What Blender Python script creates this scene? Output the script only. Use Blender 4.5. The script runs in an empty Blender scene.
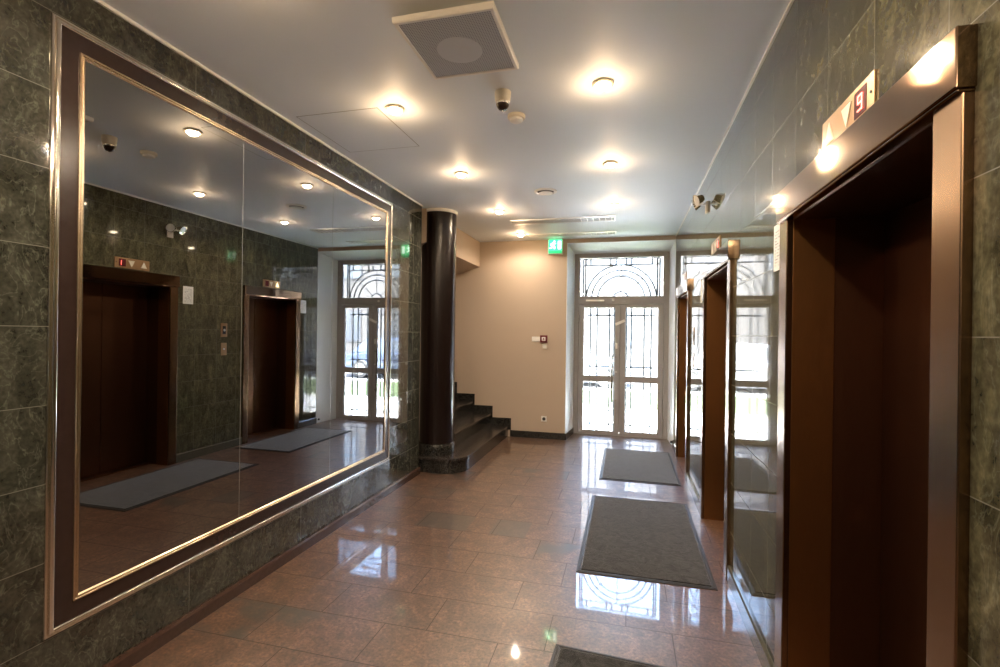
import bpy, bmesh, math, random
from mathutils import Vector, Matrix
random.seed(4)
S = bpy.context.scene
COL = S.collection
PI = math.pi

# ------------------------------------------------------------------ camera
YAW, PITCH, ROLL, FPX = 0.2524, 0.0004, 0.0131, 490.84
fwd = Vector((-math.sin(YAW)*math.cos(PITCH), math.cos(YAW)*math.cos(PITCH), math.sin(PITCH)))
r0 = Vector((math.cos(YAW), math.sin(YAW), 0)); u0 = r0.cross(fwd)
cr, sr = math.cos(ROLL), math.sin(ROLL)
rt = r0*cr + u0*sr; up = -r0*sr + u0*cr
cd = bpy.data.cameras.new('camera'); cam = bpy.data.objects.new('camera', cd); COL.objects.link(cam)
cd.sensor_width = 36; cd.sensor_fit = 'HORIZONTAL'; cd.lens = FPX/1000*36; cd.clip_start = 0.02; cd.clip_end = 300
cam.matrix_world = Matrix(((rt.x, up.x, -fwd.x, 0), (rt.y, up.y, -fwd.y, 0), (rt.z, up.z, -fwd.z, 1.5), (0, 0, 0, 1)))
S.camera = cam

# ------------------------------------------------------------------ light and exposure
S.view_settings.view_transform = 'Standard'; S.view_settings.look = 'None'
S.view_settings.gamma = 1; S.view_settings.use_curve_mapping = False
S.view_settings.exposure = 2.08
S.cycles.max_bounces = 14; S.cycles.diffuse_bounces = 6; S.cycles.glossy_bounces = 8
S.cycles.transparent_max_bounces = 12; S.cycles.transmission_bounces = 8
S.cycles.sample_clamp_indirect = 6.0; S.cycles.caustics_reflective = True; S.cycles.blur_glossy = 1.0; S.cycles.caustics_refractive = False
SKY_STRENGTH, SUN_STRENGTH = 2.4, 48.0
LAMP_W, GLOW_W, BULB_E = 8.3, 0.68, 30.0
BEAM_COL = (1.0, 0.84, 0.66)
LAMP_COL = (1.0, 0.64, 0.34)
W = bpy.data.worlds.new('world'); S.world = W; W.use_nodes = True
wn = W.node_tree.nodes; wl = W.node_tree.links
sky = wn.new('ShaderNodeTexSky'); sky.sky_type = 'NISHITA'; sky.sun_disc = False
sky.sun_elevation = math.radians(52); sky.sun_rotation = math.radians(200); sky.dust_density = 3.0; sky.air_density = 1.0
wn['Background'].inputs[1].default_value = SKY_STRENGTH
wl.new(sky.outputs[0], wn['Background'].inputs[0])
sl = bpy.data.lights.new('sun', 'SUN'); so = bpy.data.objects.new('sun', sl); COL.objects.link(so)
sl.energy = SUN_STRENGTH; sl.angle = 0.01; sl.color = (1, 0.97, 0.92)
so.rotation_euler = Vector((0.9, 0.06, -1.0)).to_track_quat('-Z', 'Y').to_euler(); so.location = (-4, -6, 14)
# sampling portal in the door opening (gives off no light of its own)
pl = bpy.data.lights.new('daylight_portal', 'AREA'); po = bpy.data.objects.new('daylight_portal', pl); COL.objects.link(po)
pl.shape = 'RECTANGLE'; pl.size = 1.40; pl.size_y = 2.75; pl.cycles.is_portal = True
po.location = (-0.09, 7.66, 1.38); po.rotation_euler = (-PI/2, 0, 0)


# ------------------------------------------------------------------ measured layout (metres)
XL, XR, ZC, YB, YD = -2.132, 0.631, 2.857, 6.996, 7.511
YN = -3.2                                  # wall behind the camera
ROWL, ROWR = -1.375, -0.14
MY0, MY1, MZ0, MZ1 = 1.374, 4.176, 0.311, 2.699    # mirror outer frame
DX0, DX1, DZ = -0.775, 0.591, 2.726        # entrance door frame
RX0, RX1, RZ = -0.833, 0.631, 2.802        # door recess
WEND = 4.86                                # end of the mirror wall

# ------------------------------------------------------------------ material helpers
def newmat(name):
    m = bpy.data.materials.new(name); m.use_nodes = True
    return m, m.node_tree.nodes, m.node_tree.links, m.node_tree.nodes['Principled BSDF']

def plain(name, col, rough=0.5, metal=0.0, var=0.06, scale=30, bump=0.0, aniso=None, spec=None, coat=0):
    """principled with a little procedural variation of colour and gloss"""
    m, n, l, b = newmat(name)
    tc = n.new('ShaderNodeTexCoord'); mp = n.new('ShaderNodeMapping'); nz = n.new('ShaderNodeTexNoise')
    l.new(tc.outputs['Object'], mp.inputs[0]); l.new(mp.outputs[0], nz.inputs[0])
    nz.inputs['Scale'].default_value = scale; nz.inputs['Detail'].default_value = 3
    if aniso: mp.inputs['Scale'].default_value = aniso
    mx = n.new('ShaderNodeMix'); mx.data_type = 'RGBA'
    mx.inputs[6].default_value = (*[c*(1-var) for c in col], 1); mx.inputs[7].default_value = (*[min(1, c*(1+var)) for c in col], 1)
    l.new(nz.outputs[0], mx.inputs[0]); l.new(mx.outputs[2], b.inputs['Base Color'])
    mr = n.new('ShaderNodeMapRange'); mr.inputs[3].default_value = max(0, rough*(1-var*2)); mr.inputs[4].default_value = rough*(1+var*2)
    l.new(nz.outputs[0], mr.inputs[0]); l.new(mr.outputs[0], b.inputs['Roughness'])
    b.inputs['Metallic'].default_value = metal
    if spec is not None: b.inputs['Specular IOR Level'].default_value = spec
    if coat: b.inputs['Coat Weight'].default_value = coat; b.inputs['Coat Roughness'].default_value = 0.05
    if bump:
        bp = n.new('ShaderNodeBump'); bp.inputs['Strength'].default_value = bump; bp.inputs['Distance'].default_value = 0.004
        l.new(nz.outputs[0], bp.inputs['Height']); l.new(bp.outputs[0], b.inputs['Normal'])
    return m

def glow(name, col, strength):
    m, n, l, b = newmat(name)
    b.inputs['Base Color'].default_value = (*col, 1); b.inputs['Emission Color'].default_value = (*col, 1)
    b.inputs['Emission Strength'].default_value = strength
    return m

def ramp(n, stops):
    r = n.new('ShaderNodeValToRGB'); e = r.color_ramp.elements
    e[0].position, e[0].color = stops[0][0], (*stops[0][1], 1); e[1].position, e[1].color = stops[-1][0], (*stops[-1][1], 1)
    for p, c in stops[1:-1]:
        k = e.new(p); k.color = (*c, 1)
    return r

def math_node(n, l, op, a, b=None):
    q = n.new('ShaderNodeMath'); q.operation = op
    for i, v in enumerate((a, b)):
        if v is None: continue
        if isinstance(v, (int, float)): q.inputs[i].default_value = v
        else: l.new(v, q.inputs[i])
    return q.outputs[0]

def green_stone(name, tw, u0, mortar=(0.12, 0.115, 0.09), tint=(1, 1, 1), stretch=(1.7, 1.7, 1.1), ior=1.7):
    """polished green marble slabs: rows 0.3 m high, columns tw wide, joints at world heights"""
    m, n, l, b = newmat(name)
    tc = n.new('ShaderNodeTexCoord'); sp = n.new('ShaderNodeSeparateXYZ'); l.new(tc.outputs['Object'], sp.inputs[0])
    u = math_node(n, l, 'ADD', sp.outputs[0], sp.outputs[1]); u = math_node(n, l, 'SUBTRACT', u, u0)
    v = math_node(n, l, 'SUBTRACT', sp.outputs[2], 0.005)
    cb = n.new('ShaderNodeCombineXYZ'); l.new(u, cb.inputs[0]); l.new(v, cb.inputs[1])
    br = n.new('ShaderNodeTexBrick'); br.offset = 0; br.squash = 1; l.new(cb.outputs[0], br.inputs[0])
    for k, val in (('Scale', 1), ('Mortar Size', 0.0014), ('Mortar Smooth', 0.2), ('Brick Width', tw), ('Row Height', 0.3)):
        br.inputs[k].default_value = val
    br.inputs['Color1'].default_value = (0, 0, 0, 1); br.inputs['Color2'].default_value = (1, 1, 1, 1); br.inputs['Mortar'].default_value = (.5, .5, .5, 1)
    rnd = n.new('ShaderNodeSeparateColor'); l.new(br.outputs['Color'], rnd.inputs[0])
    w = math_node(n, l, 'MULTIPLY', rnd.outputs[0], 37.0)
    mp = n.new('ShaderNodeMapping'); mp.inputs['Rotation'].default_value = (0.9, 0.35, 0); mp.inputs['Scale'].default_value = stretch
    l.new(tc.outputs['Object'], mp.inputs[0])
    n1 = n.new('ShaderNodeTexNoise'); n1.noise_dimensions = '4D'; l.new(mp.outputs[0], n1.inputs['Vector']); l.new(w, n1.inputs['W'])
    n1.inputs['Scale'].default_value = 4.2; n1.inputs['Detail'].default_value = 9; n1.inputs['Roughness'].default_value = 0.66; n1.inputs['Distortion'].default_value = 1.3
    r1 = ramp(n, [(p, tuple(c*m_ for c, m_ in zip(col, tint))) for p, col in ((0.3, (0.017, 0.0168, 0.0122)), (0.47, (0.036, 0.0355, 0.027)), (0.58, (0.057, 0.056, 0.042)), (0.75, (0.105, 0.103, 0.08)))])
    l.new(n1.outputs[0], r1.inputs[0])
    n2 = n.new('ShaderNodeTexNoise'); n2.noise_dimensions = '4D'; l.new(mp.outputs[0], n2.inputs['Vector']); l.new(w, n2.inputs['W'])
    n2.inputs['Scale'].default_value = 5.5; n2.inputs['Detail'].default_value = 6; n2.inputs['Distortion'].default_value = 2.4
    d = math_node(n, l, 'SUBTRACT', n2.outputs[0], 0.5); d = math_node(n, l, 'ABSOLUTE', d)
    r2 = ramp(n, [(0.0, (1, 1, 1)), (0.022, (0, 0, 0))]); l.new(d, r2.inputs[0])
    n4 = n.new('ShaderNodeTexNoise'); l.new(tc.outputs['Object'], n4.inputs['Vector']); n4.inputs['Scale'].default_value = 3.0
    vm = math_node(n, l, 'MULTIPLY', r2.outputs[0], n4.outputs[0])
    vm = math_node(n, l, 'MULTIPLY', vm, 0.34)
    mx = n.new('ShaderNodeMix'); mx.data_type = 'RGBA'; l.new(vm, mx.inputs[0]); l.new(r1.outputs[0], mx.inputs[6]); mx.inputs[7].default_value = (0.27, 0.29, 0.22, 1)
    # fine speckle
    n3 = n.new('ShaderNodeTexNoise'); l.new(tc.outputs['Object'], n3.inputs['Vector']); n3.inputs['Scale'].default_value = 60; n3.inputs['Detail'].default_value = 3
    r3 = ramp(n, [(0.3, (0.7, 0.7, 0.7)), (0.7, (1.3, 1.3, 1.3))]); l.new(n3.outputs[0], r3.inputs[0])
    ml = n.new('ShaderNodeMix'); ml.data_type = 'RGBA'; ml.blend_type = 'MULTIPLY'; ml.inputs[0].default_value = 1
    l.new(mx.outputs[2], ml.inputs[6]); l.new(r3.outputs[0], ml.inputs[7])
    mo = n.new('ShaderNodeMix'); mo.data_type = 'RGBA'; l.new(br.outputs['Fac'], mo.inputs[0]); l.new(ml.outputs[2], mo.inputs[6]); mo.inputs[7].default_value = (*mortar, 1)
    l.new(mo.outputs[2], b.inputs['Base Color'])
    rr = n.new('ShaderNodeMapRange'); l.new(br.outputs['Fac'], rr.inputs[0]); rr.inputs[3].default_value = 0.045; rr.inputs[4].default_value = 0.6
    l.new(rr.outputs[0], b.inputs['Roughness'])
    b.inputs['IOR'].default_value = ior
    return m

def floor_stone():
    m, n, l, b = newmat('polished red-brown granite')
    tc = n.new('ShaderNodeTexCoord'); mp = n.new('ShaderNodeMapping'); l.new(tc.outputs['Object'], mp.inputs[0])
    mp.inputs['Location'].default_value = (0.585+6.0, -2.0+6.16+0.308, 0)
    br = n.new('ShaderNodeTexBrick'); br.offset = 0.625; br.offset_frequency = 2; br.squash = 1; l.new(mp.outputs[0], br.inputs[0])
    for k, val in (('Scale', 1), ('Mortar Size', 0.0026), ('Mortar Smooth', 0.2), ('Brick Width', 0.6), ('Row Height', 0.308)):
        br.inputs[k].default_value = val
    br.inputs['Color1'].default_value = (0, 0, 0, 1); br.inputs['Color2'].default_value = (1, 1, 1, 1); br.inputs['Mortar'].default_value = (.5, .5, .5, 1)
    rnd = n.new('ShaderNodeSeparateColor'); l.new(br.outputs['Color'], rnd.inputs[0])
    w = math_node(n, l, 'MULTIPLY', rnd.outputs[0], 29.0)
    n1 = n.new('ShaderNodeTexNoise'); n1.noise_dimensions = '4D'; l.new(tc.outputs['Object'], n1.inputs['Vector']); l.new(w, n1.inputs['W'])
    n1.inputs['Scale'].default_value = 9; n1.inputs['Detail'].default_value = 10; n1.inputs['Roughness'].default_value = 0.72; n1.inputs['Distortion'].default_value = 1.0
    r1 = ramp(n, [(0.28, (0.042, 0.022, 0.014)), (0.48, (0.110, 0.053, 0.027)), (0.6, (0.170, 0.090, 0.051)), (0.78, (0.26, 0.170, 0.117))]); l.new(n1.outputs[0], r1.inputs[0])
    n3 = n.new('ShaderNodeTexNoise'); l.new(tc.outputs['Object'], n3.inputs['Vector']); n3.inputs['Scale'].default_value = 60; n3.inputs['Detail'].default_value = 4; n3.inputs['Roughness'].default_value = 0.7
    r3 = ramp(n, [(0.32, (0.22, 0.2, 0.2)), (0.5, (1, 1, 1)), (0.7, (1.9, 1.85, 1.8))]); l.new(n3.outputs[0], r3.inputs[0])
    ml = n.new('ShaderNodeMix'); ml.data_type = 'RGBA'; ml.blend_type = 'MULTIPLY'; ml.inputs[0].default_value = 1
    l.new(r1.outputs[0], ml.inputs[6]); l.new(r3.outputs[0], ml.inputs[7])
    # a few slabs are of a darker, greener stone
    dk = ramp(n, [(0.93, (0, 0, 0)), (0.95, (1, 1, 1))]); l.new(rnd.outputs[0], dk.inputs[0])
    n5 = n.new('ShaderNodeTexNoise'); l.new(tc.outputs['Object'], n5.inputs['Vector']); n5.inputs['Scale'].default_value = 4.5; n5.inputs['Detail'].default_value = 4
    r5 = ramp(n, [(0.45, (0, 0, 0)), (0.58, (0.85, 0.85, 0.85))]); l.new(n5.outputs[0], r5.inputs[0])
    dkm = math_node(n, l, 'MULTIPLY', dk.outputs[0], r5.outputs[0])
    # darker inclusions that belong to particular slabs
    sx = n.new('ShaderNodeSeparateXYZ'); l.new(tc.outputs['Object'], sx.inputs[0])
    def inlay(cx, cy, hx, hy):
        q = []
        for o_, c_, h_ in ((sx.outputs[0], cx, hx), (sx.outputs[1], cy, hy)):
            d_ = math_node(n, l, 'ABSOLUTE', math_node(n, l, 'SUBTRACT', o_, c_)); q.append(math_node(n, l, 'LESS_THAN', d_, h_))
        return math_node(n, l, 'MULTIPLY', q[0], q[1])
    pm = math_node(n, l, 'ADD', inlay(-1.375, 3.693, 0.205, 0.152), inlay(-0.845, 3.693, 0.138, 0.152))
    pm = math_node(n, l, 'MULTIPLY', pm, 0.62)
    pn = math_node(n, l, 'MULTIPLY', inlay(-1.80, 2.15, 0.33, 0.152), r5.outputs[0])
    dkm = math_node(n, l, 'MAXIMUM', dkm, math_node(n, l, 'MAXIMUM', pm, pn))
    md = n.new('ShaderNodeMix'); md.data_type = 'RGBA'; l.new(dkm, md.inputs[0]); l.new(ml.outputs[2], md.inputs[6]); md.inputs[7].default_value = (0.045, 0.043, 0.034, 1)
    mo = n.new('ShaderNodeMix'); mo.data_type = 'RGBA'; l.new(br.outputs['Fac'], mo.inputs[0]); l.new(md.outputs[2], mo.inputs[6]); mo.inputs[7].default_value = (0.05, 0.032, 0.025, 1)
    l.new(mo.outputs[2], b.inputs['Base Color'])
    n6 = n.new('ShaderNodeTexNoise'); l.new(tc.outputs['Object'], n6.inputs['Vector']); n6.inputs['Scale'].default_value = 1.6
    rr = n.new('ShaderNodeMapRange'); l.new(n6.outputs[0], rr.inputs[0]); rr.inputs[3].default_value = 0.36; rr.inputs[4].default_value = 0.48
    ad = math_node(n, l, 'MULTIPLY', br.outputs['Fac'], 0.4); ad = math_node(n, l, 'ADD', ad, rr.outputs[0])
    l.new(ad, b.inputs['Roughness']); b.inputs['IOR'].default_value = 1.7; b.inputs['Specular IOR Level'].default_value = 0.9
    b.inputs['Coat Weight'].default_value = 0.9; b.inputs['Coat Roughness'].default_value = 0.035; b.inputs['Coat IOR'].default_value = 1.5
    return m

def granite(name, dark, light, rough=0.12, scale=140):
    m, n, l, b = newmat(name)
    tc = n.new('ShaderNodeTexCoord'); nz = n.new('ShaderNodeTexNoise'); l.new(tc.outputs['Object'], nz.inputs['Vector'])
    nz.inputs['Scale'].default_value = scale; nz.inputs['Detail'].default_value = 4; nz.inputs['Roughness'].default_value = 0.7
    r = ramp(n, [(0.4, dark), (0.62, light)]); l.new(nz.outputs[0], r.inputs[0]); l.new(r.outputs[0], b.inputs['Base Color'])
    b.inputs['Roughness'].default_value = rough; b.inputs['IOR'].default_value = 1.55
    return m

def window_glass():
    m, n, l, b = newmat('clear door glass')
    out = n['Material Output']; n.remove(b)
    tr = n.new('ShaderNodeBsdfTransparent'); tr.inputs[0].default_value = (0.93, 0.95, 0.94, 1)
    gl = n.new('ShaderNodeBsdfGlossy'); gl.inputs['Roughness'].default_value = 0.01
    nz = n.new('ShaderNodeTexNoise'); nz.inputs['Scale'].default_value = 2
    fr = n.new('ShaderNodeFresnel'); fr.inputs[0].default_value = 1.45
    mx = n.new('ShaderNodeMixShader'); l.new(fr.outputs[0], mx.inputs[0]); l.new(tr.outputs[0], mx.inputs[1]); l.new(gl.outputs[0], mx.inputs[2])
    l.new(mx.outputs[0], out.inputs[0])
    return m

def carpet(name, c0, c1):
    m, n, l, b = newmat(name)
    tc = n.new('ShaderNodeTexCoord'); n1 = n.new('ShaderNodeTexNoise'); l.new(tc.outputs['Object'], n1.inputs['Vector'])
    n1.inputs['Scale'].default_value = 420; n1.inputs['Detail'].default_value = 2
    n2 = n.new('ShaderNodeTexNoise'); l.new(tc.outputs['Object'], n2.inputs['Vector']); n2.inputs['Scale'].default_value = 14; n2.inputs['Detail'].default_value = 8; n2.inputs['Distortion'].default_value = 1.5; n2.inputs['Roughness'].default_value = 0.7
    a1 = math_node(n, l, 'MULTIPLY', n1.outputs[0], 0.3); a2 = math_node(n, l, 'MULTIPLY', n2.outputs[0], 0.7); av = math_node(n, l, 'ADD', a1, a2)
    r = ramp(n, [(0.43, c0), (0.58, c1)]); l.new(av, r.inputs[0]); l.new(r.outputs[0], b.inputs['Base Color'])
    b.inputs['Roughness'].default_value = 0.95; b.inputs['Specular IOR Level'].default_value = 0.15
    b.inputs['Sheen Weight'].default_value = 1.0; b.inputs['Sheen Roughness'].default_value = 0.35
    bp = n.new('ShaderNodeBump'); bp.inputs['Strength'].default_value = 0.7; bp.inputs['Distance'].default_value = 0.004
    l.new(av, bp.inputs['Height']); l.new(bp.outputs[0], b.inputs['Normal'])
    return m

def mesh_grille():
    """perforated sheet: small dark holes in a light grey plate"""
    m, n, l, b = newmat('perforated grey sheet')
    tc = n.new('ShaderNodeTexCoord'); mp = n.new('ShaderNodeMapping'); l.new(tc.outputs['Object'], mp.inputs[0]); mp.inputs['Scale'].default_value = (95, 95, 0.001)
    vo = n.new('ShaderNodeTexVoronoi'); vo.inputs['Randomness'].default_value = 0; vo.inputs['Scale'].default_value = 1; l.new(mp.outputs[0], vo.inputs[0])
    r = ramp(n, [(0.16, (0.12, 0.12, 0.12)), (0.30, (0.50, 0.50, 0.51))]); l.new(vo.outputs['Distance'], r.inputs[0]); l.new(r.outputs[0], b.inputs['Base Color'])
    b.inputs['Roughness'].default_value = 0.5
    return m

def printed_paper():
    m, n, l, b = newmat('printed white paper')
    tc = n.new('ShaderNodeTexCoord'); sp = n.new('ShaderNodeSeparateXYZ'); l.new(tc.outputs['Object'], sp.inputs[0])
    v = math_node(n, l, 'MULTIPLY', sp.outputs[2], 75.0); v = math_node(n, l, 'FRACT', v)
    nz = n.new('ShaderNodeTexNoise'); nz.inputs['Scale'].default_value = 45; l.new(tc.outputs['Object'], nz.inputs['Vector'])
    a = math_node(n, l, 'LESS_THAN', v, 0.32); c = math_node(n, l, 'GREATER_THAN', nz.outputs[0], 0.47); f = math_node(n, l, 'MULTIPLY', a, c)
    e = math_node(n, l, 'ABSOLUTE', sp.outputs[1]); e = math_node(n, l, 'LESS_THAN', e, 0.05); f = math_node(n, l, 'MULTIPLY', f, e)
    e2 = math_node(n, l, 'ABSOLUTE', sp.outputs[2]); e2 = math_node(n, l, 'LESS_THAN', e2, 0.08); f = math_node(n, l, 'MULTIPLY', f, e2)
    mx = n.new('ShaderNodeMix'); mx.data_type = 'RGBA'; l.new(f, mx.inputs[0]); mx.inputs[6].default_value = (0.82, 0.8, 0.76, 1); mx.inputs[7].default_value = (0.3, 0.3, 0.3, 1)
    l.new(mx.outputs[2], b.inputs['Base Color']); b.inputs['Roughness'].default_value = 0.6
    return m

M = dict(
    stoneL=green_stone('green marble slabs of the mirror wall', 0.88, XL-10.88+0.582+0.88),
    stoneR_lamplit=green_stone('elevator wall green marble tinted for lamp warmth', 0.315, XR+1.2-12.6, (0.12, 0.115, 0.09), (1.7, 1.6, 1.22), (2.4, 2.4, 1.1), 1.55),  # same stone as the mirror wall, tinted lighter and warmer to imitate lamplight
    floor=floor_stone(),
    ceil=plain('white ceiling paint tinted for daylight', (0.75, 0.80, 0.85), 0.55, var=0.015, scale=3),  # bluish cast in the white stands in for cool daylight
    peach=plain('cream wall paint', (0.51, 0.40, 0.305), 0.6, var=0.02, scale=4),
    white=plain('white reveal paint', (0.82, 0.84, 0.83), 0.5, var=0.02, scale=4),
    trim=plain('white strip paint', (0.85, 0.83, 0.78), 0.4, var=0.02),
    skirtL=plain('brown stone skirting', (0.060, 0.033, 0.024), 0.12, var=0.3, scale=60),
    skirtR=plain('grey stone skirting', (0.10, 0.095, 0.075), 0.1, var=0.3, scale=60),
    gran=granite('dark speckled granite', (0.004, 0.004, 0.004), (0.045, 0.042, 0.037), 0.16, 75),
    tread=granite('dark polished tread granite', (0.008, 0.006, 0.006), (0.055, 0.045, 0.038), 0.22, 75),
    shaft=plain('dark brown lacquered metal', (0.010, 0.005, 0.004), 0.25, 0.0, var=0.01, scale=2, spec=0.4),
    steel=plain('brushed bronze toned steel', (0.37, 0.255, 0.172), 0.07, 1.0, var=0.015, scale=40, aniso=(1, 1, 14)),
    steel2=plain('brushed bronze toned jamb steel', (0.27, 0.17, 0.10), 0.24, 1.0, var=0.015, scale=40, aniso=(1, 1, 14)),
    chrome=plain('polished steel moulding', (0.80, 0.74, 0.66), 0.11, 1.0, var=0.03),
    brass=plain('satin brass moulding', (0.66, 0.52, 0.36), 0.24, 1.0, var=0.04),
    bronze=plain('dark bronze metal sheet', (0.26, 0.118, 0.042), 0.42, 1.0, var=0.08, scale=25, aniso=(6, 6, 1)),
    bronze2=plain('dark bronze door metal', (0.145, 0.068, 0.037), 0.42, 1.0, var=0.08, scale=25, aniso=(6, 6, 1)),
    dark=plain('dark brown border panel', (0.030, 0.017, 0.014), 0.22, 0, var=0.15),
    black=plain('black plastic', (0.012, 0.012, 0.012), 0.4, var=0.1),
    mirror=plain('grey tinted mirror glass', (0.33, 0.335, 0.345), 0.0, 1.0, var=0.0),
    edge=plain('bright glass edge', (0.55, 0.56, 0.52), 0.2, 0.6, var=0.03),
    frame=plain('aluminium lightened for doorway flare', (0.35, 0.33, 0.32), 0.4, 0.0, var=0.05),  # base grey raised to imitate flare from the bright doorway
    glass=window_glass(),
    iron=plain('grey wrought iron', (0.05, 0.05, 0.05), 0.5, 0.3, var=0.1),
    alu=plain('satin aluminium', (0.72, 0.72, 0.70), 0.3, 1.0, var=0.05),
    louvre=plain('grey louvre paint', (0.62, 0.62, 0.62), 0.5, var=0.02),
    plastic=plain('cream plastic', (0.74, 0.68, 0.57), 0.45, var=0.03),
    wplastic=plain('white plastic', (0.84, 0.82, 0.78), 0.4, var=0.02),
    red=plain('red call point plastic', (0.13, 0.006, 0.010), 0.35, var=0.05),
    mat=carpet('grey carpet pile', (0.014, 0.0135, 0.013), (0.068, 0.065, 0.061)),
    rubber=plain('black rubber border', (0.035, 0.032, 0.030), 0.45, var=0.1, scale=90),
    perf=mesh_grille(),
    slot=plain('dark air slot', (0.06, 0.06, 0.06), 0.7, var=0.1),
    gap=plain('grey gap line', (0.36, 0.36, 0.36), 0.8, var=0.05),
    bulb=glow('lit halogen bulb', (1.0, 0.80, 0.52), BULB_E),
    digit=glow('lit red digit', (1.0, 0.10, 0.07), 3.0),
    display=plain('dark red display window', (0.10, 0.014, 0.016), 0.2, var=0.05),
    arrow=plain('pale arrow lens', (0.85, 0.78, 0.62), 0.35, var=0.03),
    amber=glow('lit amber arrow', (1.0, 0.72, 0.35), 2.2),
    plate=plain('brushed bronze plate', (0.45, 0.29, 0.16), 0.3, 1.0, var=0.02, aniso=(1, 1, 12)),
    paper=printed_paper(),
    exitg=glow('lit green sign face', (0.03, 0.62, 0.20), 0.75),
    exitw=glow('lit white pictogram', (0.75, 1.0, 0.82), 1.2),
    exitd=glow('deep green sign band', (0.01, 0.28, 0.10), 0.6),
    lens=plain('clear lamp lens', (0.75, 0.75, 0.72), 0.08, 0.5, var=0.02),
    pave=plain('pale paving', (0.74, 0.73, 0.70), 0.9, var=0.06, scale=6),
    grass=plain('green lawn grass', (0.040, 0.062, 0.020), 0.9, var=0.35, scale=30, bump=0.6),
    road=plain('grey asphalt', (0.05, 0.05, 0.053), 0.9, var=0.1, scale=50),
    facade=plain('grey rendered facade', (0.068, 0.065, 0.061), 0.9, var=0.05, scale=2),
    wglass=plain('dark window glass', (0.05, 0.06, 0.075), 0.08, var=0.1),
    carA=plain('silver car paint', (0.42, 0.44, 0.47), 0.25, 0.5, var=0.02, coat=0.8),
    carB=plain('dark blue car paint', (0.04, 0.06, 0.11), 0.25, 0.3, var=0.02, coat=0.8),
    tyre=plain('black tyre rubber', (0.02, 0.02, 0.02), 0.8, var=0.1),
)

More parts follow.
